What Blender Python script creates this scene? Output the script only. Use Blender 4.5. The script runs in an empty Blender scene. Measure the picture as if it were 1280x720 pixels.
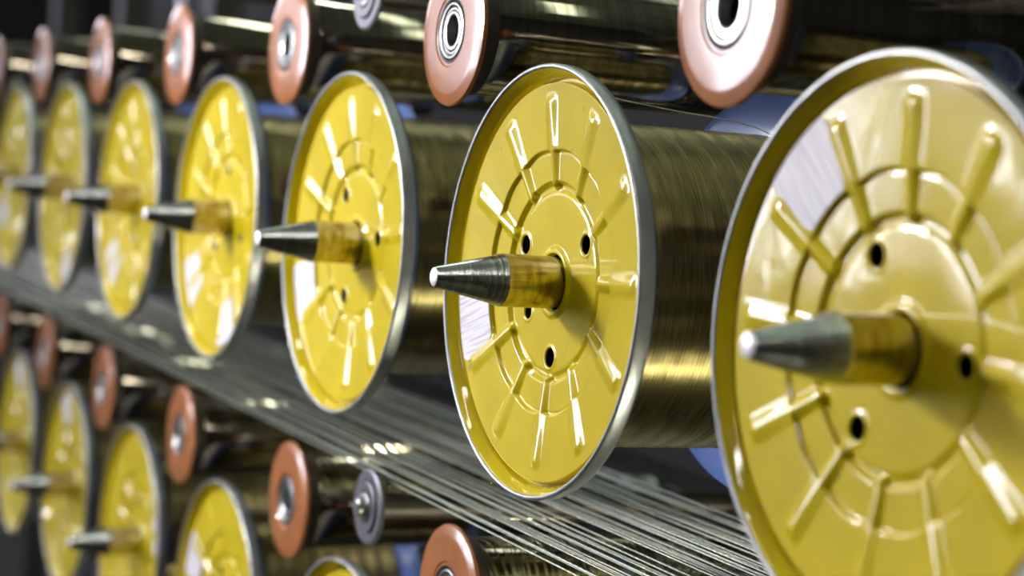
import bpy, bmesh, math, random
import numpy as np
from mathutils import Matrix, Vector

random.seed(4)
PI = math.pi
S = bpy.context.scene
COL = S.collection

# ------------------------------------------------------------------ materials
def new_mat(name):
    m = bpy.data.materials.new(name)
    m.use_nodes = True
    nt = m.node_tree
    b = nt.nodes['Principled BSDF']
    return m, nt, b

def simple(name, col, rough=.5, metal=0., coat=0., coat_rough=.05, noise=0., scale=60., spec=.5, bump=0.):
    m, nt, b = new_mat(name)
    b.inputs['Base Color'].default_value = (*col, 1)
    b.inputs['Roughness'].default_value = rough
    b.inputs['Metallic'].default_value = metal
    b.inputs['Coat Weight'].default_value = coat
    b.inputs['Coat Roughness'].default_value = coat_rough
    b.inputs['Specular IOR Level'].default_value = spec
    if noise > 0 or bump > 0:
        tc = nt.nodes.new('ShaderNodeTexCoord')
        n = nt.nodes.new('ShaderNodeTexNoise')
        n.inputs['Scale'].default_value = scale
        n.inputs['Detail'].default_value = 5
        nt.links.new(tc.outputs['Object'], n.inputs['Vector'])
        if noise > 0:
            r = nt.nodes.new('ShaderNodeMapRange')
            r.inputs['From Min'].default_value = .3; r.inputs['From Max'].default_value = .7
            r.inputs['To Min'].default_value = 1 - noise; r.inputs['To Max'].default_value = 1 + noise * .4
            nt.links.new(n.outputs['Fac'], r.inputs['Value'])
            mx = nt.nodes.new('ShaderNodeMix'); mx.data_type = 'RGBA'; mx.blend_type = 'MULTIPLY'
            mx.inputs['Factor'].default_value = 1
            mx.inputs['A'].default_value = (*col, 1)
            nt.links.new(r.outputs['Result'], mx.inputs['B'])
            nt.links.new(mx.outputs['Result'], b.inputs['Base Color'])
            rr = nt.nodes.new('ShaderNodeMapRange')
            rr.inputs['To Min'].default_value = rough * .8; rr.inputs['To Max'].default_value = min(1, rough * 1.3)
            nt.links.new(n.outputs['Fac'], rr.inputs['Value'])
            nt.links.new(rr.outputs['Result'], b.inputs['Roughness'])
        if bump > 0:
            bp = nt.nodes.new('ShaderNodeBump')
            bp.inputs['Strength'].default_value = bump; bp.inputs['Distance'].default_value = .001
            nt.links.new(n.outputs['Fac'], bp.inputs['Height'])
            nt.links.new(bp.outputs['Normal'], b.inputs['Normal'])
    return m

def yellow_paint():
    m, nt, b = new_mat('yellow_enamel')
    tc = nt.nodes.new('ShaderNodeTexCoord')
    oi = nt.nodes.new('ShaderNodeObjectInfo')
    add = nt.nodes.new('ShaderNodeVectorMath'); add.operation = 'ADD'
    nt.links.new(tc.outputs['Object'], add.inputs[0]); nt.links.new(oi.outputs['Random'], add.inputs[1])
    n = nt.nodes.new('ShaderNodeTexNoise'); n.inputs['Scale'].default_value = 22; n.inputs['Detail'].default_value = 6
    nt.links.new(add.outputs[0], n.inputs['Vector'])
    cr = nt.nodes.new('ShaderNodeValToRGB')
    cr.color_ramp.elements[0].position = .3; cr.color_ramp.elements[0].color = (.57, .46, .0005, 1)
    cr.color_ramp.elements[1].position = .65; cr.color_ramp.elements[1].color = (.67, .54, .0003, 1)
    nt.links.new(n.outputs['Fac'], cr.inputs['Fac'])
    # small chips and scuffs in the enamel
    n2 = nt.nodes.new('ShaderNodeTexNoise'); n2.inputs['Scale'].default_value = 130; n2.inputs['Detail'].default_value = 3
    nt.links.new(add.outputs[0], n2.inputs['Vector'])
    cr2 = nt.nodes.new('ShaderNodeValToRGB')
    cr2.color_ramp.elements[0].position = .71; cr2.color_ramp.elements[0].color = (0, 0, 0, 1)
    cr2.color_ramp.elements[1].position = .75; cr2.color_ramp.elements[1].color = (1, 1, 1, 1)
    nt.links.new(n2.outputs['Fac'], cr2.inputs['Fac'])
    mx = nt.nodes.new('ShaderNodeMix'); mx.data_type = 'RGBA'
    nt.links.new(cr2.outputs['Color'], mx.inputs['Factor'])
    nt.links.new(cr.outputs['Color'], mx.inputs['A'])
    mx.inputs['B'].default_value = (.42, .30, .10, 1)
    nt.links.new(mx.outputs['Result'], b.inputs['Base Color'])
    b.inputs['Roughness'].default_value = .5
    b.inputs['Specular IOR Level'].default_value = .15
    b.inputs['Coat Weight'].default_value = 1.0
    b.inputs['Coat Roughness'].default_value = .06
    b.inputs['Coat IOR'].default_value = 1.52
    n3 = nt.nodes.new('ShaderNodeTexNoise'); n3.inputs['Scale'].default_value = 28; n3.inputs['Detail'].default_value = 2
    nt.links.new(add.outputs[0], n3.inputs['Vector'])
    bp = nt.nodes.new('ShaderNodeBump'); bp.inputs['Strength'].default_value = .18; bp.inputs['Distance'].default_value = .001
    nt.links.new(n3.outputs['Fac'], bp.inputs['Height'])
    nt.links.new(bp.outputs['Normal'], b.inputs['Normal'])
    nt.links.new(bp.outputs['Normal'], b.inputs['Coat Normal'])
    return m

def winding_mat():
    m, nt, b = new_mat('wound_brass_coated_wire')
    tc = nt.nodes.new('ShaderNodeTexCoord')
    sp = nt.nodes.new('ShaderNodeSeparateXYZ'); nt.links.new(tc.outputs['Object'], sp.inputs[0])
    at = nt.nodes.new('ShaderNodeMath'); at.operation = 'ARCTAN2'
    nt.links.new(sp.outputs['Z'], at.inputs[0]); nt.links.new(sp.outputs['Y'], at.inputs[1])
    # u along axle, v around: stretched noise makes single turns glint apart
    def turns(kx, kv, scale_noise_v, name):
        mul = nt.nodes.new('ShaderNodeMath'); mul.operation = 'MULTIPLY'; mul.inputs[1].default_value = kx
        nt.links.new(sp.outputs['X'], mul.inputs[0])
        mv = nt.nodes.new('ShaderNodeMath'); mv.operation = 'MULTIPLY'; mv.inputs[1].default_value = kv
        nt.links.new(at.outputs[0], mv.inputs[0])
        ad = nt.nodes.new('ShaderNodeMath'); ad.operation = 'ADD'
        nt.links.new(mul.outputs[0], ad.inputs[0]); nt.links.new(mv.outputs[0], ad.inputs[1])
        return ad
    a = turns(900, 1.0, 0, 'a')
    cx = nt.nodes.new('ShaderNodeCombineXYZ')
    nt.links.new(a.outputs[0], cx.inputs[0])
    mv2 = nt.nodes.new('ShaderNodeMath'); mv2.operation = 'MULTIPLY'; mv2.inputs[1].default_value = 3.5
    nt.links.new(at.outputs[0], mv2.inputs[0]); nt.links.new(mv2.outputs[0], cx.inputs[1])
    n = nt.nodes.new('ShaderNodeTexNoise'); n.inputs['Scale'].default_value = 1.0; n.inputs['Detail'].default_value = 2
    nt.links.new(cx.outputs[0], n.inputs['Vector'])
    c = turns(420, 46.0, 0, 'c')       # crossing layers
    cx2 = nt.nodes.new('ShaderNodeCombineXYZ')
    nt.links.new(c.outputs[0], cx2.inputs[0])
    mv3 = nt.nodes.new('ShaderNodeMath'); mv3.operation = 'MULTIPLY'; mv3.inputs[1].default_value = 5
    nt.links.new(at.outputs[0], mv3.inputs[0]); nt.links.new(mv3.outputs[0], cx2.inputs[1])
    n2 = nt.nodes.new('ShaderNodeTexNoise'); n2.inputs['Scale'].default_value = .6; n2.inputs['Detail'].default_value = 2
    nt.links.new(cx2.outputs[0], n2.inputs['Vector'])
    mixh = nt.nodes.new('ShaderNodeMath'); mixh.operation = 'ADD'
    nt.links.new(n.outputs['Fac'], mixh.inputs[0])
    h2 = nt.nodes.new('ShaderNodeMath'); h2.operation = 'MULTIPLY'; h2.inputs[1].default_value = .7
    nt.links.new(n2.outputs['Fac'], h2.inputs[0]); nt.links.new(h2.outputs[0], mixh.inputs[1])
    bp = nt.nodes.new('ShaderNodeBump'); bp.inputs['Strength'].default_value = .4; bp.inputs['Distance'].default_value = .0002
    nt.links.new(mixh.outputs[0], bp.inputs['Height'])
    nt.links.new(bp.outputs['Normal'], b.inputs['Normal'])
    cr = nt.nodes.new('ShaderNodeValToRGB')
    cr.color_ramp.elements[0].position = .35; cr.color_ramp.elements[0].color = (.15, .12, .04, 1)
    cr.color_ramp.elements[1].position = .7; cr.color_ramp.elements[1].color = (.31, .27, .115, 1)
    nt.links.new(n.outputs['Fac'], cr.inputs['Fac'])
    nt.links.new(cr.outputs['Color'], b.inputs['Base Color'])
    b.inputs['Metallic'].default_value = .9
    b.inputs['Roughness'].default_value = .36
    b.inputs['Anisotropic'].default_value = .98
    b.inputs['Anisotropic Rotation'].default_value = .25
    tg = nt.nodes.new('ShaderNodeTangent'); tg.direction_type = 'RADIAL'; tg.axis = 'X'
    nt.links.new(tg.outputs[0], b.inputs['Tangent'])
    return m

def brushed(name, c1, c2, rough, scale_x, scale_r, bump=.2, metal=1.0):
    """Turned metal: fine streaks round the X axis."""
    m, nt, b = new_mat(name)
    tc = nt.nodes.new('ShaderNodeTexCoord')
    mp = nt.nodes.new('ShaderNodeMapping'); mp.inputs['Scale'].default_value = (scale_x, scale_r, scale_r)
    nt.links.new(tc.outputs['Object'], mp.inputs['Vector'])
    n = nt.nodes.new('ShaderNodeTexNoise'); n.inputs['Scale'].default_value = 1; n.inputs['Detail'].default_value = 5
    nt.links.new(mp.outputs[0], n.inputs['Vector'])
    cr = nt.nodes.new('ShaderNodeValToRGB')
    cr.color_ramp.elements[0].position = .36; cr.color_ramp.elements[0].color = (*c1, 1)
    cr.color_ramp.elements[1].position = .6; cr.color_ramp.elements[1].color = (*c2, 1)
    nt.links.new(n.outputs['Fac'], cr.inputs['Fac'])
    nt.links.new(cr.outputs['Color'], b.inputs['Base Color'])
    b.inputs['Metallic'].default_value = metal
    b.inputs['Roughness'].default_value = rough
    bp = nt.nodes.new('ShaderNodeBump'); bp.inputs['Strength'].default_value = bump; bp.inputs['Distance'].default_value = .0005
    nt.links.new(n.outputs['Fac'], bp.inputs['Height'])
    nt.links.new(bp.outputs['Normal'], b.inputs['Normal'])
    return m

def label_mat():
    m, nt, b = new_mat('printed_paper_label')
    tc = nt.nodes.new('ShaderNodeTexCoord')
    mp = nt.nodes.new('ShaderNodeMapping'); mp.inputs['Scale'].default_value = (1, 520, 22)
    nt.links.new(tc.outputs['Object'], mp.inputs['Vector'])
    n = nt.nodes.new('ShaderNodeTexNoise'); n.inputs['Scale'].default_value = 1; n.inputs['Detail'].default_value = 1
    nt.links.new(mp.outputs[0], n.inputs['Vector'])
    cr = nt.nodes.new('ShaderNodeValToRGB')
    cr.color_ramp.elements[0].position = .34; cr.color_ramp.elements[0].color = (.48, .46, .56, 1)
    cr.color_ramp.elements[1].position = .5; cr.color_ramp.elements[1].color = (.74, .74, .80, 1)
    nt.links.new(n.outputs['Fac'], cr.inputs['Fac'])
    nt.links.new(cr.outputs['Color'], b.inputs['Base Color'])
    b.inputs['Roughness'].default_value = .45
    return m

M = dict(
    yellow=yellow_paint(),
    winding=winding_mat(),
    blue=simple('blue_enamel', (.10, .18, .50), .3, coat=1, coat_rough=.1, noise=.15, scale=25),
    rim=simple('grey_green_rim_metal', (.46, .49, .50), .32, metal=.7, noise=.2, scale=50),
    shaft=brushed('worn_steel_shaft', (.30, .22, .12), (.48, .45, .37), .22, 160, 60, .25),
    cone=brushed('turned_steel_cone', (.34, .37, .36), (.62, .66, .64), .24, 900, 30, .3),
    tip=simple('bright_cut_steel', (.85, .83, .88), .5, metal=.4),
    label=label_mat(),
    core=simple('dark_barrel', (.02, .02, .02), .6),
    flange=brushed('copper_brown_roller_flange', (.34, .118, .030), (.41, .150, .042), .36, 20, 35, .05, metal=0),
    chrome=brushed('polished_dark_tube', (.30, .26, .19), (.42, .38, .30), .09, 260, 8, .06),
    collar=simple('dull_brown_collar', (.07, .06, .045), .45, metal=.5, noise=.3, scale=80),
    seal=simple('black_rubber_seal', (.012, .012, .014), .5),
    bearing=simple('bearing_steel', (.42, .44, .42), .3, metal=.95, noise=.1, scale=200),
    grey=simple('grey_anodised_cap', (.17, .165, .19), .38, metal=.6, noise=.12, scale=120),
    cord=simple('twisted_steel_cord', (.50, .55, .44), .3, metal=1.0, noise=.15, scale=90),
    frame=simple('black_painted_steel', (.010, .010, .012), .5, noise=.4, scale=12),
    plate=simple('grey_painted_steel', (.10, .10, .095), .5, noise=.3, scale=9),
    wall=simple('pale_hall_wall', (.06, .055, .055), .8, noise=.12, scale=2),
    darkwall=simple('dark_hall_wall', (.014, .015, .014), .8, noise=.3, scale=3),
    ceiling=simple('painted_ceiling', (.15, .18, .145), .8, noise=.2, scale=2),
    floor=simple('grey_factory_floor', (.03, .031, .027), .8, noise=.3, scale=3, spec=.15),
    white=simple('white_lamp_housing', (.75, .75, .75), .4),
)

_fb = M['flange'].node_tree.nodes['Principled BSDF']
_fb.inputs['Coat Weight'].default_value = 1; _fb.inputs['Coat Roughness'].default_value = .14; _fb.inputs['Coat IOR'].default_value = 1.5; _fb.inputs['Specular IOR Level'].default_value = .25

def emit_mat(name, col, strength):
    m, nt, b = new_mat(name)
    b.inputs['Base Color'].default_value = (.8, .8, .8, 1)
    b.inputs['Emission Color'].default_value = (*col, 1)
    b.inputs['Emission Strength'].default_value = strength
    return m

# ------------------------------------------------------------------ helpers
def link(name, me, mat, parent=None, loc=None, rot=None, smooth=True):
    o = bpy.data.objects.new(name, me)
    COL.objects.link(o)
    if isinstance(mat, (list, tuple)):
        for k in mat: me.materials.append(k)
    elif mat is not None:
        me.materials.append(mat)
    if parent: o.parent = parent
    if loc: o.location = loc
    if rot: o.rotation_euler = rot
    return o

def smooth_me(me, angle=None):
    me.polygons.foreach_set('use_smooth', [True] * len(me.polygons))
    if angle is not None:
        me.set_sharp_from_angle(angle=math.radians(angle))
    me.update()

def lathe(name, prof, n=128, y=0, z=0, angle=35, closed=False):
    """Revolve (x, r) points round the X axis."""
    P = np.array(prof, float)
    th = np.arange(n) * 2 * PI / n
    k = len(P)
    V = np.zeros((k, n, 3))
    V[:, :, 0] = P[:, 0, None]
    V[:, :, 1] = y + P[:, 1, None] * np.cos(th)
    V[:, :, 2] = z + P[:, 1, None] * np.sin(th)
    V = V.reshape(-1, 3)
    F = []
    kk = k if closed else k - 1
    for i in range(kk):
        a = i * n; b = ((i + 1) % k) * n
        for j in range(n):
            j2 = (j + 1) % n
            F.append((a + j, a + j2, b + j2, b + j))
    me = bpy.data.meshes.new(name)
    me.from_pydata(V.tolist(), [], F)
    bm = bmesh.new(); bm.from_mesh(me)
    bmesh.ops.remove_doubles(bm, verts=bm.verts, dist=1e-6)
    bmesh.ops.recalc_face_normals(bm, faces=bm.faces)
    bm.to_mesh(me); bm.free()
    smooth_me(me, angle)
    return me

def box_me(name, x0, x1, y0, y1, z0, z1, bev=0):
    bm = bmesh.new()
    bmesh.ops.create_cube(bm, size=1)
    for v_ in bm.verts:
        v_.co = Vector(((x0 + x1) / 2 + v_.co.x * (x1 - x0), (y0 + y1) / 2 + v_.co.y * (y1 - y0), (z0 + z1) / 2 + v_.co.z * (z1 - z0)))
    if bev: bmesh.ops.bevel(bm, geom=bm.edges[:], offset=bev, segments=2, affect='EDGES', profile=.6)
    me = bpy.data.meshes.new(name); bm.to_mesh(me); bm.free()
    return me

def merge(name, mes):
    bm = bmesh.new()
    for m_ in mes: bm.from_mesh(m_)
    me = bpy.data.meshes.new(name); bm.to_mesh(me); bm.free()
    me.update()
    return me

def empty(name, loc, label, cat, group=None):
    o = bpy.data.objects.new(name, None); COL.objects.link(o)
    o.empty_display_size = .05
    o.location = loc
    o['label'] = label; o['category'] = cat
    if group: o['group'] = group
    return o

def tag(o, label, cat, group=None, kind=None):
    if kind: o['kind'] = kind
    if label: o['label'] = label
    if cat: o['category'] = cat
    if group: o['group'] = group
    return o

def struct(name, me, mat):
    o = link(name, me, mat); o['kind'] = 'structure'; return o

def copy_tree(o, parent=None):
    c = o.copy(); COL.objects.link(c)
    if parent: c.parent = parent
    for ch in o.children: copy_tree(ch, c)
    return c

SP = .3277          # pitch of the rack columns
R = .1275           # spool flange radius

# ------------------------------------------------------------------ spool
def smoothstep(a, b, x):
    t = np.clip((x - a) / (b - a), 0, 1)
    return t * t * (3 - 2 * t)

def flange_face():
    """Pressed sheet steel face: dished rings, twelve rounded ribs, bolt holes. Faces -X."""
    mm = .001
    rs = np.concatenate([np.linspace(16.3, 22, 16), np.linspace(22.5, 34, 14), np.linspace(34.4, 53, 56),
                         np.linspace(53.4, 62, 26), np.linspace(62.5, 74, 20), np.linspace(74.4, 84, 28),
                         np.linspace(84.6, 112, 40), np.linspace(112.4, 125, 40)])
    n = 1080
    th = np.arange(n) * 2 * PI / n            # clockwise from up as seen by the viewer (-X side)
    rr, tt = np.meshgrid(rs, th, indexing='ij')
    base = np.interp(rs, [16.3, 16.8, 17.5, 19.5, 20.3, 22, 51.5, 53, 55.2, 57.5, 60, 76, 117, 117.3, 117.9, 120.2, 120.7, 122.8, 124.4, 125],
                     [17, 14.6, 13.6, 13.6, 14.4, 15.2, 14.6, 14.8, 16.0, 16.0, 13.3, 12.9, 7.6, 8.0, 13.6, 13.6, 7.8, 4.0, 1.6, 1.0])
    x = np.repeat(base[:, None], n, 1)
    # outer zone is dished from a scalloped step at 78 mm
    step = 78 - .6 * np.cos(12 * tt)
    s = smoothstep(step - .8, step + .8, rr)
    inner = np.interp(rr, [60, 82], [13.2, 12.1])
    outer = np.interp(rr, [70, 117], [10.8, 7.6])
    zone = (rr > 60) & (rr < 117.05)
    x = np.where(zone, inner * (1 - s) + outer * s, x)
    # crease on the step
    x = x + np.where(zone, .35 * np.exp(-((rr - step + 1.2) / .7) ** 2), 0)
    # ribs
    a = (tt + PI / 12) % (PI / 6) - PI / 12
    d = np.abs(a) * rr
    w = np.interp(rr, [56, 76, 80, 110], [5.5, 6.2, 8.0, 8.6])
    cross = np.where(d < w, .5 + .5 * np.cos(PI * np.clip(d / w, 0, 1)), 0)
    cross = cross ** .9
    top = np.interp(rr, [53, 78, 108], [12.4, 9.4, 6.4])
    ends = smoothstep(53, 58, rr) * (1 - smoothstep(105, 112, rr))
    k = cross * ends
    x = np.where((rr > 53) & (rr < 114), x * (1 - k) + np.minimum(top, x) * k, x)
    Y = -rr * np.sin(tt); Z = rr * np.cos(tt)
    # bolt holes: three large, one small
    holes = [(44.5, 60, 5.6), (44.5, 180, 5.6), (44.5, 300, 5.6), (36.5, 240, 4.2)]
    kill = np.zeros_like(rr, bool)
    for hr, ha, hs in holes:
        hy = -hr * math.sin(math.radians(ha)); hz = hr * math.cos(math.radians(ha))
        dy = Y - hy; dz = Z - hz; dd = np.hypot(dy, dz) + 1e-9
        near = np.abs(dd - hs) < .35
        Y = np.where(near, hy + dy / dd * hs, Y); Z = np.where(near, hz + dz / dd * hs, Z)
        x = x - .5 * np.exp(-((dd - hs - 1.2) / 1.0) ** 2) + np.where(dd < hs + .3, .6, 0)
        kill |= dd < hs - .3
    V = np.stack([x, Y, Z], -1) * mm
    k_ = len(rs)
    V = V.reshape(-1, 3)
    i = np.arange(k_ - 1)[:, None]; j = np.arange(n)[None, :]
    j2 = (j + 1) % n
    q = np.stack(np.broadcast_arrays(i * n + j, i * n + j2, (i + 1) * n + j2, (i + 1) * n + j), -1).reshape(-1, 4)
    dead = kill.reshape(-1)[q].any(1)
    q = q[~dead]
    me = bpy.data.meshes.new('flange_face')
    me.vertices.add(len(V)); me.vertices.foreach_set('co', V.ravel())
    me.loops.add(q.size); me.loops.foreach_set('vertex_index', q.ravel())
    me.polygons.add(len(q)); me.polygons.foreach_set('loop_start', np.arange(len(q)) * 4)
    me.update(calc_edges=True); me.validate()
    bm = bmesh.new(); bm.from_mesh(me)
    bmesh.ops.delete(bm, geom=[v_ for v_ in bm.verts if not v_.link_faces], context='VERTS')
    bm.to_mesh(me); bm.free()
    # outward normals must face -X
    if me.polygons[0].normal.x > 0: me.flip_normals()
    smooth_me(me)
    return me

def arc(cx, cr, rad, a0, a1, n=10):
    return [(cx + rad * math.cos(math.radians(a0 + (a1 - a0) * i / n)), cr + rad * math.sin(math.radians(a0 + (a1 - a0) * i / n))) for i in range(n + 1)]

FACE = flange_face()
# rolled rim: bead + outside band + inside face of the front flange
rim_prof = [(.0012, .1247)] + arc(.0016, .1261, .0016, 220, 90, 8) + [(.004, .1277), (.0085, .1275), (.0100, .1268), (.0105, .1255)]
RIM = lathe('rim', rim_prof, 256, angle=60)
INNER = lathe('inner_face', [(.0105, .1255), (.0150, .1200), (.0175, .100), (.0182, .056)], 192, angle=60)
def winding_me():
    n = 256
    prof = [(.0184, .058), (.0182, .0962)]
    for i in range(1, 60):
        x = .0184 + (.154 - .0184) * i / 60
        prof.append((x, .0966 + .0006 * math.sin(i * .9) * (.3 + .7 * (i / 60)) + (.0008 if i % 7 == 0 else 0) * (i / 60)))
    prof += [(.1545, .0962), (.1545, .058)]
    return lathe('wire_winding', prof, n, angle=70)
WIND = winding_me()
CORE = lathe('barrel', [(.0180, .0575), (.156, .0575), (.156, .052), (.0182, .052)], 64, closed=True)
BACK = lathe('back_flange', [(.1552, .0165), (.1552, .118), (.1556, .1225), (.1565, .1258)] + arc(.1600, .1258, .0018, 180, 0, 8) + [(.167, .121), (.168, .05), (.168, .0165)], 256, angle=40)

def label_me(r0=.0790, r1=.1165, half=13.0, sign=1):
    bm = bmesh.new()
    nr, na = 10, 14
    g = []
    for i in range(nr + 1):
        row = []
        for j in range(na + 1):
            u = i / nr; w_ = -1 + 2 * j / na
            # rounded corners
            r = r0 + (r1 - r0) * u
            shrink = 1 - .16 * (abs(2 * u - 1) ** 8)
            a = math.radians(half * w_ * shrink * (1 - .06 * (1 - u)))
            x = np.interp(r, [.07, .117], [.0108, .0076]) - .0006
            row.append(bm.verts.new((float(x), -r * math.sin(a), r * math.cos(a))))
        g.append(row)
    for i in range(nr):
        for j in range(na):
            bm.faces.new((g[i][j], g[i][j + 1], g[i + 1][j + 1], g[i + 1][j]))
    bmesh.ops.recalc_face_normals(bm, faces=bm.faces)
    ex = bmesh.ops.extrude_face_region(bm, geom=bm.faces[:])
    for e_ in ex['geom']:
        if isinstance(e_, bmesh.types.BMVert): e_.co.x += .0003
    bmesh.ops.recalc_face_normals(bm, faces=bm.faces)
    me = bpy.data.meshes.new('paper_label'); bm.to_mesh(me); bm.free()
    smooth_me(me, 40)
    return me
LABEL = label_me()

for me_, mt in ((FACE, 'yellow'), (RIM, 'rim'), (INNER, 'blue'), (WIND, 'winding'), (CORE, 'core'), (BACK, 'blue'), (LABEL, 'label')):
    me_.materials.append(M[mt])

def spool(loc, rot, lab_ang, label, group):
    root = empty('wire_spool', loc, label, 'spool', group)
    f = link('front_flange', FACE, None, root, rot=(math.radians(rot), 0, 0)); f['label'] = 'glossy yellow pressed flange with twelve ribs'
    if lab_ang is not None:
        for la in (lab_ang if isinstance(lab_ang, tuple) else (lab_ang,)):
            pl = link('paper_label', LABEL, None, f, rot=(math.radians(la - rot), 0, 0))
            pl['label'] = 'white printed paper sticker'
    link('rim', RIM, None, root)['label'] = 'grey rolled metal edge'
    link('flange_back', INNER, None, root)['label'] = 'blue painted inner side of the front flange'
    link('wire_winding', WIND, None, root)['label'] = 'olive brass wire wound in tight turns'
    link('barrel', CORE, None, root)
    link('back_flange', BACK, None, root)['label'] = 'blue painted back flange'
    return root

# ------------------------------------------------------------------ spindle the spool sits on
def shape_spindle(root):
    s = .0155
    shaft = lathe('shaft', [(-.0205, .0100), (-.0205, s), (.0135, s), (.014, s - .0006), (.18, s - .0006), (.36, s - .0006), (.36, .001)], 96)
    cone = lathe('cone', [(-.0206, .009), (-.0206, s), (-.0222, s - .0004), (-.0242, s - .0012), (-.0605, .0062), (-.0620, .0054)], 96, angle=25)
    tip = lathe('tip', [(-.0620, .0054), (-.0626, .0045), (-.0626, 0)], 48)
    link('shaft', shaft, M['shaft'], root)
    link('cone', cone, M['cone'], root)['label'] = 'tapered turned steel nose'
    link('tip', tip, M['tip'], root)

# ------------------------------------------------------------------ guide roller
def roller_proto(root):
    fl = lathe('flange', [(.0012, .0208), (.0012, .0225), (.0004, .0235), (.0004, .0395), (.0007, .0415), (.0022, .0472), (.0034, .0480), (.0048, .0478), (.0055, .0465), (.0055, .030)], 192, angle=12)
    link('flange', fl, M['flange'], root)['label'] = 'copper brown end flange'
    ba = lathe('bearing_seal', [(.0014, .0209), (.0008, .0205), (.0014, .0190), (.0036, .0185), (.0036, .0100), (.010, .0096), (.010, 0)], 128, angle=30)
    link('bearing_seal', ba, M['seal'], root)
    br = lathe('bearing', [(.0038, .0184), (.0012, .0180), (.0009, .0172), (.0013, .0160), (.0030, .0152)], 128, angle=50)
    b_ = link('bearing', br, M['bearing'], root)
    br2 = lathe('inner_race', [(.0036, .0128), (.0016, .0124), (.0013, .0112), (.0020, .0098), (.0090, .0094)], 96, angle=50)
    link('inner_race', br2, M['bearing'], root)
    # snap ring with two ears
    bm = bmesh.new()
    n = 60; ring = []
    for i in range(n + 1):
        a = math.radians(-40 + 320 * i / n + 160)
        sec = []
        for (dx, dr) in ((-.0004, -.0005), (-.0004, .0005), (.0004, .0005), (.0004, -.0005)):
            r = .0142 + dr
            sec.append(bm.verts.new((.0024 + dx, -r * math.sin(a), r * math.cos(a))))
        ring.append(sec)
    for i in range(n):
        for j in range(4):
            bm.faces.new((ring[i][j], ring[i][(j + 1) % 4], ring[i + 1][(j + 1) % 4], ring[i + 1][j]))
    for s_ in (0, -1): bm.faces.new(ring[s_])
    for s_ in (0, -1):
        c = Vector((0, 0, 0))
        for vv in ring[s_]: c += vv.co / 4
        c *= 1.0
        r_ = bmesh.ops.create_cone(bm, cap_ends=True, segments=14, radius1=.0016, radius2=.0016, depth=.0012,
                                   matrix=Matrix.Translation((c.x - .0002, c.y * .93, c.z * .93)) @ Matrix.Rotation(PI / 2, 4, 'Y'))
    bmesh.ops.recalc_face_normals(bm, faces=bm.faces)
    me = bpy.data.meshes.new('snap_ring'); bm.to_mesh(me); bm.free()
    link('snap_ring', me, M['bearing'], root)
    co = lathe('collar', [(.0055, .040), (.0165, .040), (.0165, .038)], 128)
    link('collar', co, M['collar'], root)['label'] = 'dull brown collar behind the flange'
    tu = lathe('tube', [(.0165, .0388), (.0172, .0392), (.262, .0392), (.263, .038), (.263, .010)], 192)
    link('tube', tu, M['chrome'], root)['label'] = 'polished dark metal tube'
    sh = lathe('axle', [(.012, .0075), (.3448, .0075), (.3448, .001)], 32)
    link('axle', sh, M['collar'], root)
    ho = lathe('bearing_housing', [(.318, .0075), (.316, .010), (.318, .0125), (.318, .0175), (.321, .0190), (.344, .0190)], 64, angle=30)
    link('bearing_housing', ho, M['bearing'], root)['label'] = 'bright ring on the far end'

def small_roller_proto(root):
    c1 = lathe('cap', [(.0012, .0195), (.0004, .0205), (.0004, .0262), (.0012, .0278), (.0026, .0282), (.0038, .0270), (.0038, .012)], 128, angle=25)
    link('cap', c1, M['grey'], root)
    c2 = lathe('washer', [(.0016, .0192), (-.0008, .0188), (-.0012, .0180), (-.0012, .0128), (.0004, .0122), (.0006, .0110)], 96, angle=25)
    link('washer', c2, M['grey'], root)
    c3 = lathe('pin', [(.0006, .0112), (-.0022, .0108), (-.0026, .0090), (-.0026, .0068), (-.0075, .0064), (-.0085, .0052), (-.0085, 0)], 64, angle=25)
    link('pin', c3, M['bearing'], root)
    t_ = lathe('axle', [(.0038, .0090), (.345, .0090), (.345, .001)], 48)
    link('axle', t_, M['collar'], root)

# ------------------------------------------------------------------ lay out the rack
ROW1 = dict(z=0.0, x=0.0, y=0.0)
ROW2 = dict(z=-.373, x=.0277, y=.6686 - 2 * SP)

# rotation (deg clockwise), sticker angle, label, by column (-1 is nearest)
top = {
    -1: (32, -43, 'Largest, nearest yellow-flanged wire spool, out of focus, cut off by the right edge'),
    0: (-4, -109, 'Sharply focused yellow-flanged wire spool, second largest, with sticker low at its left'),
    1: (22, -115, 'Yellow-flanged wire spool left of the sharply focused one, upper row, third from right'),
    2: (50, (-128, 160), 'Upper-row yellow wire spool with a white sticker and another white patch on the lower half, fourth from the right'),  # second angle repeats the white sticker mesh
    3: (15, -135, 'Blurred upper-row yellow wire spool, third from the left edge, its flange a narrow oval'),
    4: (38, 165, 'Blurred upper-row yellow wire spool, second from the left edge, just above the pale cord band'),
    5: (5, -120, 'Farthest upper-row yellow wire spool, blurred and cut off by the left edge of the photo'),
}
low = {
    1: (10, -100, 'Lower-row yellow wire spool of which only the top edge shows at the bottom centre'),
    2: (28, -70, 'Lower-row yellow wire spool at the bottom edge, between the copper flanged rollers, upper half showing'),
    3: (44, 75, 'Lower-row yellow wire spool third from the left, sticker at its right, spindle pointing left'),
    4: (20, -20, 'Lower-row yellow wire spool second from the left edge, small and blurred'),
    5: (60, -20, 'Smallest lower-row yellow wire spool, cut off by the left edge of the photo'),
}
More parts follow.
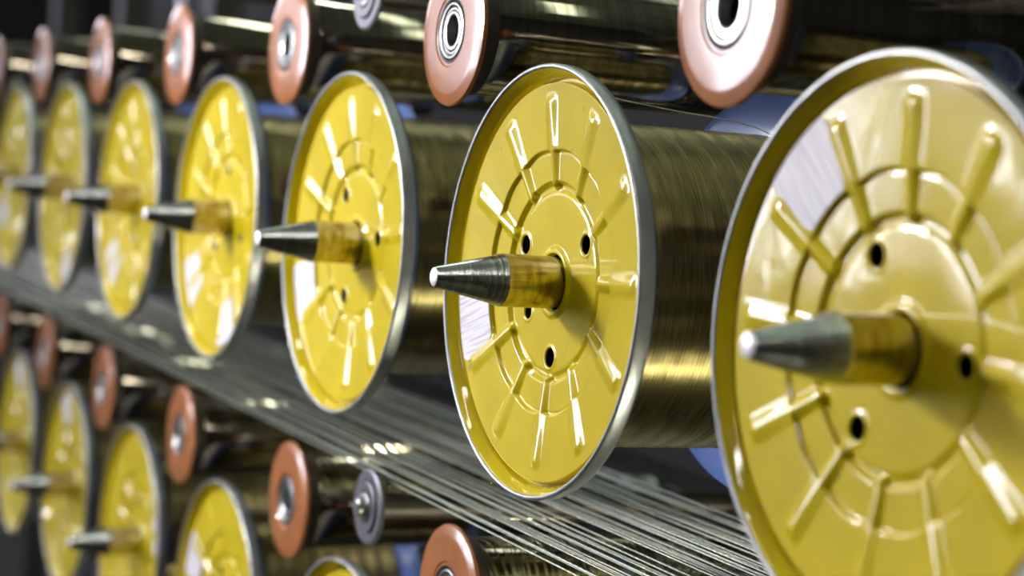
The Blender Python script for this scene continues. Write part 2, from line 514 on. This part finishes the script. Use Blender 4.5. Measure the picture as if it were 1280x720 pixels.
top_sp = {
    -1: 'Largest steel spindle, blurred, pointing left out of the spool at the right edge',
    0: 'Sharp steel spindle with conical nose in the centre of the focused spool',
    1: 'Steel spindle with conical nose in the third spool from the right, upper row',
    2: 'Steel spindle in the fourth spool from the right, upper row, nose over the spool beyond',
    3: 'Blurred steel spindle in the third spool from the left, upper row',
    4: 'Blurred steel spindle in the second spool from the left, upper row',
    5: 'Farthest blurred steel spindle, cut off at the left edge, upper row',
}
low_sp = {
    1: 'Steel spindle of the lower-row spool peeping in at the bottom centre',
    2: 'Steel spindle in the lower-row spool at the bottom edge, fourth from the left',
    3: 'Blurred steel spindle near the bottom edge in the third lower-row spool from left',
    4: 'Small blurred steel spindle in the second lower-row spool from the left edge',
    5: 'Smallest blurred steel spindle, in the lower-row spool cut by the left edge',
}
first_spindle = None
for tbl, sps, row, gname in ((top, top_sp, ROW1, 'yellow wire spools in the upper row'), (low, low_sp, ROW2, 'yellow wire spools in the lower row')):
    for k, (rot, la, lab) in tbl.items():
        loc = (row['x'], row['y'] + k * SP, row['z'])
        spool(loc, rot, la, lab, gname)
        if first_spindle is None:
            first_spindle = empty('spindle', loc, sps[k], 'spindle', gname.replace('yellow wire spools', 'steel spindles'))
            shape_spindle(first_spindle)
        else:
            c = copy_tree(first_spindle); c.location = loc
            c['label'] = sps[k]; c['group'] = gname.replace('yellow wire spools', 'steel spindles')

roll1 = {
    -1: 'Largest pale pink roller flange, blurred, at the top edge above the right end',
    0: 'Sharp pinkish flanged guide roller with snap ring bearing, above the focused spool, top edge',
    1: 'Pink flanged guide roller at the top edge, left of the sharp one',
    2: 'Pinkish flanged guide roller, top row, fourth from the right, seen edge-on',
    3: 'Blurred brownish flanged guide roller, top row, third from the left edge',
    4: 'Blurred brownish flanged guide roller, top row, second from the left edge',
    5: 'Farthest blurred guide roller of the top row, a sliver at the left edge',
}
roll2 = {
    -1: 'Copper flanged guide roller cut off by the bottom edge at the centre, under the cords',
    0: 'Copper flanged guide roller left of the small grey cap, lower row',
    1: 'Copper flanged guide roller, lower row, third largest, above the spool at the bottom edge',
    2: 'Blurred copper flanged guide roller, lower row, under the cord band, third from the left',
    3: 'Small blurred copper flanged guide roller, lower row, second from the left edge',
    4: 'Farthest copper flanged guide roller of the lower row, a sliver at the left edge',
}
proto = None
for tbl, pos, gname in ((roll1, (-.011, .121, .1495), 'flanged guide rollers above the upper spools'), (roll2, (.016, .451 - SP * 0, -.219), 'flanged guide rollers under the cords')):
    for k, lab in tbl.items():
        kk = k
        loc = (pos[0], pos[1] + kk * SP, pos[2])
        if proto is None:
            proto = empty('guide_roller', loc, lab, 'roller', gname); roller_proto(proto)
        else:
            c = copy_tree(proto); c.location = loc; c['label'] = lab; c['group'] = gname

sr = empty('small_guide_roller', (.016, .272, -.189), 'Small grey metal capped roller with protruding pin, right of a copper flange', 'roller', 'small grey capped rollers')
small_roller_proto(sr)
c = copy_tree(sr); c.location = (.004, .315, .186); c['label'] = 'Small grey metal capped roller cut off by the top edge, between two pink flanges'
c = copy_tree(sr); c.location = (.0, .812, .219); c['label'] = 'Tiny blurred grey capped roller at the top edge behind a pinkish flange'

# ------------------------------------------------------------------ the cords
def cord_me(length, r=.00066, pitch=.021, step=.0016):
    n = int(length / step)
    m = 9
    i = np.arange(n + 1); a = np.arange(m) * 2 * PI / m
    y = i * step
    rad = r * (1 + .17 * np.cos(3 * a))[None, :]
    ang = a[None, :] + (y * 2 * PI / pitch)[:, None]
    V = np.stack([rad * np.cos(ang), np.repeat(y[:, None], m, 1), rad * np.sin(ang)], -1).reshape(-1, 3)
    ii = np.arange(n)[:, None] * m; jj = np.arange(m)[None, :]; j2 = (jj + 1) % m
    q = np.stack(np.broadcast_arrays(ii + jj, ii + m + jj, ii + m + j2, ii + j2), -1).reshape(-1, 4)
    me = bpy.data.meshes.new('steel_cord')
    me.vertices.add(len(V)); me.vertices.foreach_set('co', V.ravel())
    me.loops.add(q.size); me.loops.foreach_set('vertex_index', q.ravel().astype(np.int32))
    me.polygons.add(len(q)); me.polygons.foreach_set('loop_start', (np.arange(len(q)) * 4).astype(np.int32))
    me.update(calc_edges=True); me.validate()
    smooth_me(me)
    me.materials.append(M['cord'])
    return me
CORD = cord_me(4.6)
NC = 58
xs = []
x = .027
while x < .222:
    xs.append(x)
    x += random.choice((.0031, .0036, .0043, .0056, .0080))
for i, x in enumerate(xs):
    o = link('steel_cord', CORD, None, None, (x, -.85, -.1655 + random.uniform(-.0022, .0022)))
    dx = random.gauss(0, .0006); dz = random.gauss(0, .0005)
    o.rotation_euler = (dz, random.uniform(0, 6), -dx)
    tag(o, 'Thin twisted steel cord stretched in the fan of cords beneath the upper spools', 'cord', 'steel cords running under the upper spools')

# one loose end of wire over the focused spool's winding
def thin_tube(name, pts, r=.00035, m=6):
    """A fine wire through the points (Catmull-Rom), as mesh."""
    P = [Vector(p_) for p_ in pts]
    P = [P[0]] + P + [P[-1]]
    C = []
    for i in range(1, len(P) - 2):
        for q in range(10):
            t = q / 10
            C.append(.5 * ((2 * P[i]) + (-P[i - 1] + P[i + 1]) * t + (2 * P[i - 1] - 5 * P[i] + 4 * P[i + 1] - P[i + 2]) * t * t + (-P[i - 1] + 3 * P[i] - 3 * P[i + 1] + P[i + 2]) * t ** 3))
    C.append(P[-1])
    bm = bmesh.new(); rings = []
    for i, c_ in enumerate(C):
        d = (C[min(i + 1, len(C) - 1)] - C[max(i - 1, 0)]).normalized()
        u = d.cross(Vector((0, 0, 1))).normalized(); w_ = d.cross(u)
        rings.append([bm.verts.new(c_ + (u * math.cos(k * 2 * PI / m) + w_ * math.sin(k * 2 * PI / m)) * r) for k in range(m)])
    for a, b in zip(rings, rings[1:]):
        for k in range(m): bm.faces.new((a[k], a[(k + 1) % m], b[(k + 1) % m], b[k]))
    bm.faces.new(rings[0]); bm.faces.new(rings[-1])
    bmesh.ops.recalc_face_normals(bm, faces=bm.faces)
    me = bpy.data.meshes.new(name); bm.to_mesh(me); bm.free(); smooth_me(me)
    return me
pts = [(.035, .06, .112), (.045, .03, .118), (.055, .02, .1125), (.09, .005, .1075), (.13, -.01, .1030), (.152, -.02, .0952)]
wo = link('loose_wire', thin_tube('loose_wire', pts), M['cord'])
tag(wo, 'Single loose fine wire lifting off the winding behind the focused spool', 'wire')

# ------------------------------------------------------------------ frame of the creel
fr = empty('creel_frame', (.37, 1.0, -1.25), 'Black steel rack frame behind the spools that carries all spindles and rollers', 'frame')
def part(name, me, mat, lbl=None):
    o = link(name, me, mat, fr); o.matrix_parent_inverse = Matrix.Translation((-.37, -1.0, 1.25))
    if lbl: o['label'] = lbl
    return o
Y0, Y1 = -1.2, 3.6
for z, h, x0 in ((0, .05, .361), (.1495, .028, .335), (-.219, .030, .362), (-.373, .05, .389), (.52, .05, .36), (-.75, .05, .36)):
    part('beam', box_me('beam', x0, .43, Y0, Y1, z - h / 2, z + h / 2, .002), M['frame'])
for i in range(8):
    yy = -1.05 + i * 2 * SP
    part('post', box_me('post', .431, .49, yy - .03, yy + .03, -1.25, 1.3, .003), M['frame'])

# ------------------------------------------------------------------ the hall
XW = -3.6
struct('floor', box_me('floor', XW - .2, 3.2, -5, 14, -1.35, -1.25), M['floor'])
struct('ceiling', box_me('ceiling', XW - .2, 3.2, -5, 14, 3.2, 3.3), M['ceiling'])
struct('wall_right', box_me('wall_right', 3.0, 3.2, -5, 14, -1.25, 3.2), M['darkwall'])
struct('wall_back', merge('wall_back', [box_me('w', XW, 3.0, 13.8, 14, -1.25, 1.4), box_me('w', XW, 3.0, 13.8, 14, 3.0, 3.2), box_me('w', XW, -3.2, 13.8, 14, 1.4, 3.0), box_me('w', 2.8, 3.0, 13.8, 14, 1.4, 3.0)]), M['darkwall'])
wb = struct('window_6', merge('window', [box_me('f', -3.2, 2.8, 13.78, 13.9, 1.4, 1.45), box_me('f', -3.2, 2.8, 13.78, 13.9, 2.95, 3.0)] + [box_me('f', x_, x_ + .05, 13.78, 13.9, 1.45, 2.95) for x_ in (-3.2, -2.0, -.8, .4, 1.6, 2.75)]), M['white'])  # unseen glowing strip added to tint the far cords lilac
link('pane', box_me('pane', -3.19, 2.79, 13.86, 13.88, 1.41, 2.99), emit_mat('lilac_added_glow', (.95, .88, 1.0), 4.0), wb)
struct('wall_front', box_me('wall_front', XW, 3.0, -5, -4.8, -1.25, 3.2), M['darkwall'])
# (y from, y to, sill, head, pane glow, tuned to the reflections on discs and rollers)
wins = [(3.0, 4.4, -.38, 1.5, 21.0), (4.6, 5.8, -.3, 1.5, 16.0),
        (6.3, 8.1, .05, 1.5, 2.6), (8.4, 10.2, .4, 1.7, 2.3), (10.5, 12.6, .4, 1.9, 2.3)]  # dim far panes are added, standing in for a pale lit wall
pieces = []
ycur = -5
for a, b, z0, z1, _ in wins:
    pieces.append(box_me('w', XW - .2, XW, ycur, a, -1.25, 3.2)); ycur = b
    pieces.append(box_me('w', XW - .2, XW, a, b, -1.25, z0)); pieces.append(box_me('w', XW - .2, XW, a, b, z1, 3.2))
pieces.append(box_me('w', XW - .2, XW, ycur, 14, -1.25, 3.2))
struct('wall_left', merge('wall_left', pieces), M['wall'])
for i, (a, b, z0, z1, em) in enumerate(wins):
    fme = [box_me('f', XW - .1, XW + .02, a, a + .05, z0, z1), box_me('f', XW - .1, XW + .02, b - .05, b, z0, z1),
           box_me('f', XW - .1, XW + .02, a, b, z0, z0 + .05), box_me('f', XW - .1, XW + .02, a, b, z1 - .05, z1),
           box_me('f', XW - .1, XW + .01, (a + b) / 2 - .03, (a + b) / 2 + .03, z0, z1)]
    w_ = struct('window_%d' % (i + 1), merge('window', fme), M['white'])
    p_ = link('pane', box_me('pane', XW - .09, XW - .07, a + .01, b - .01, z0 + .01, z1 - .01), emit_mat('glowing_window_pane', (.84, .85, 1.0), em), w_)

def batten(label, group, loc, mat, up, rz=0):
    lamp = empty('batten_lamp', loc, label, 'lamp', group)
    lamp.rotation_euler = (0, 0, rz)
    sg = 1 if up else -1
    a, b = sorted((0, .07 * sg))
    link('housing', box_me('housing', -.07, .07, -.65, .65, a, b, .005), M['white'], lamp)
    if not up: link('hanger', box_me('hanger', -.01, .01, -.01, .01, 0, .60), M['white'], lamp)
    for sx in (-.035, .035):
        bm = bmesh.new()
        bmesh.ops.create_cone(bm, cap_ends=True, segments=16, radius1=.016, radius2=.016, depth=1.2, matrix=Matrix.Translation((sx, 0, .095 * sg)) @ Matrix.Rotation(PI / 2, 4, 'X'))
        for yy in (-.61, .61):
            bmesh.ops.create_cube(bm, size=1, matrix=Matrix.Translation((sx, yy, .085 * sg)) @ Matrix.Diagonal((.036, .02, .07, 1)))
        me = bpy.data.meshes.new('tube'); bm.to_mesh(me); bm.free()
        link('tube', me, mat, lamp)

tube_a = emit_mat('fluorescent_tube', (1.0, .95, .88), 26.0)
tube_c = emit_mat('bright_fluorescent_tube', (1.0, .95, .88), 42.0)
for ly in (-3.6, -2.1, -.2, 2.0, 4.2, 6.4): batten('White batten lamp with two glowing tubes hanging over the aisle', 'batten lamps over the aisle', (-1.3, ly, 2.6), tube_c if ly < -1 else tube_a, False)
tube_g = emit_mat('green_white_tube', (.84, 1.0, .80), 5.0)
tube_b = emit_mat('bright_green_white_tube', (.9, 1.0, .86), 26.0)
for ly in (-1.4, 0.4, 2.2, 4.0): batten('White batten lamp with two glowing tubes hanging over the rack', 'batten lamps over the rack', (.35, ly, 2.6), tube_b if ly == 2.2 else tube_g, False)
sky = struct('window_7', merge('window', [box_me('f', 1.35, 2.95, y_, y_ + .06, 3.14, 3.2) for y_ in (-1.2, 0, 1.2, 2.4, 3.6)] + [box_me('f', x_, x_ + .06, -1.2, 3.66, 3.14, 3.2) for x_ in (1.35, 2.9)]), M['white'])  # unseen roof panel added for a greenish reflection on tubes and windings
link('pane', box_me('pane', 1.36, 2.94, -1.19, 3.65, 3.17, 3.19), emit_mat('greenish_added_glow', (.74, 1.0, .72), .6), sky)
tube_f = emit_mat('warm_added_tube', (1.0, .95, .70), 150.0)
batten('Added, unseen white batten lamp lying on the floor under the rack, square to it', None, (1.0, -.92, -1.25), tube_f, True, PI / 2)  # floor lamp added for the bright band on the windings

# unseen key lamp read off the spindle shadows; head and stand are added
wl = empty('key_lamp', (-.88, .80, -1.25), 'Unseen square white key lamp on an added thin black stand out in the aisle', 'lamp')
tgt = Vector((0, -.15, 0)) - Vector((-.88, .80, .32))
q = tgt.to_track_quat('-X', 'Z').to_euler()
link('pole', lathe('pole', [(0, .0), (0, .012), (1.53, .012), (1.53, 0)], 24), M['frame'], wl, rot=(0, -PI / 2, 0))
for k in range(3):
    lg = link('leg', lathe('leg', [(0, 0), (0, .009), (.42, .009), (.42, 0)], 16), M['frame'], wl, (0, 0, .28), (0, PI / 2 - .9, k * 2 * PI / 3))
    lg.rotation_euler = (Matrix.Rotation(k * 2 * PI / 3, 3, 'Z') @ Matrix.Rotation(.72, 3, 'Y')).to_euler()
hd = link('lamp_head', box_me('lamp_head', -.0, .05, -.13, .13, -.13, .13, .006), M['frame'], wl, (0, 0, 1.57), q)
link('lit_panel', box_me('lit_panel', -.006, -.001, -.08, .08, -.08, .08), emit_mat('lit_lamp_panel', (1.0, .94, .90), 185.0), hd)

w = bpy.data.worlds.new('hall_air'); S.world = w; w.use_nodes = True
bg = w.node_tree.nodes['Background']; bg.inputs[0].default_value = (.9, .95, 1, 1); bg.inputs[1].default_value = .3

# ------------------------------------------------------------------ camera (fitted to the spool rows)
Rw = [[0.8987833830746316, -0.4317160811755312, 0.07622109657675163],
      [0.040385415380428384, -0.09158923064010666, -0.9949776032933121],
      [0.43652886334522095, 0.8973475570174556, -0.06488384530323318]]
right, down, fwd = (Vector(q) for q in Rw)
cd = bpy.data.cameras.new('camera'); cam = bpy.data.objects.new('camera', cd); COL.objects.link(cam)
mw = Matrix((( right.x, -down.x, -fwd.x, -0.47822777),
             ( right.y, -down.y, -fwd.y, -0.95861388),
             ( right.z, -down.z, -fwd.z,  0.06493763),
             (0, 0, 0, 1)))
cam.matrix_world = mw
cd.sensor_width = 36; cd.lens = 36 * 2289.128 / 1280
cd.clip_start = .02
cd.dof.use_dof = True; cd.dof.focus_distance = 1.075; cd.dof.aperture_fstop = 4.6
S.camera = cam
S.view_settings.view_transform = 'Standard'
S.view_settings.look = 'None'
S.view_settings.gamma = 1
S.view_settings.use_curve_mapping = False
S.view_settings.exposure = 0.0
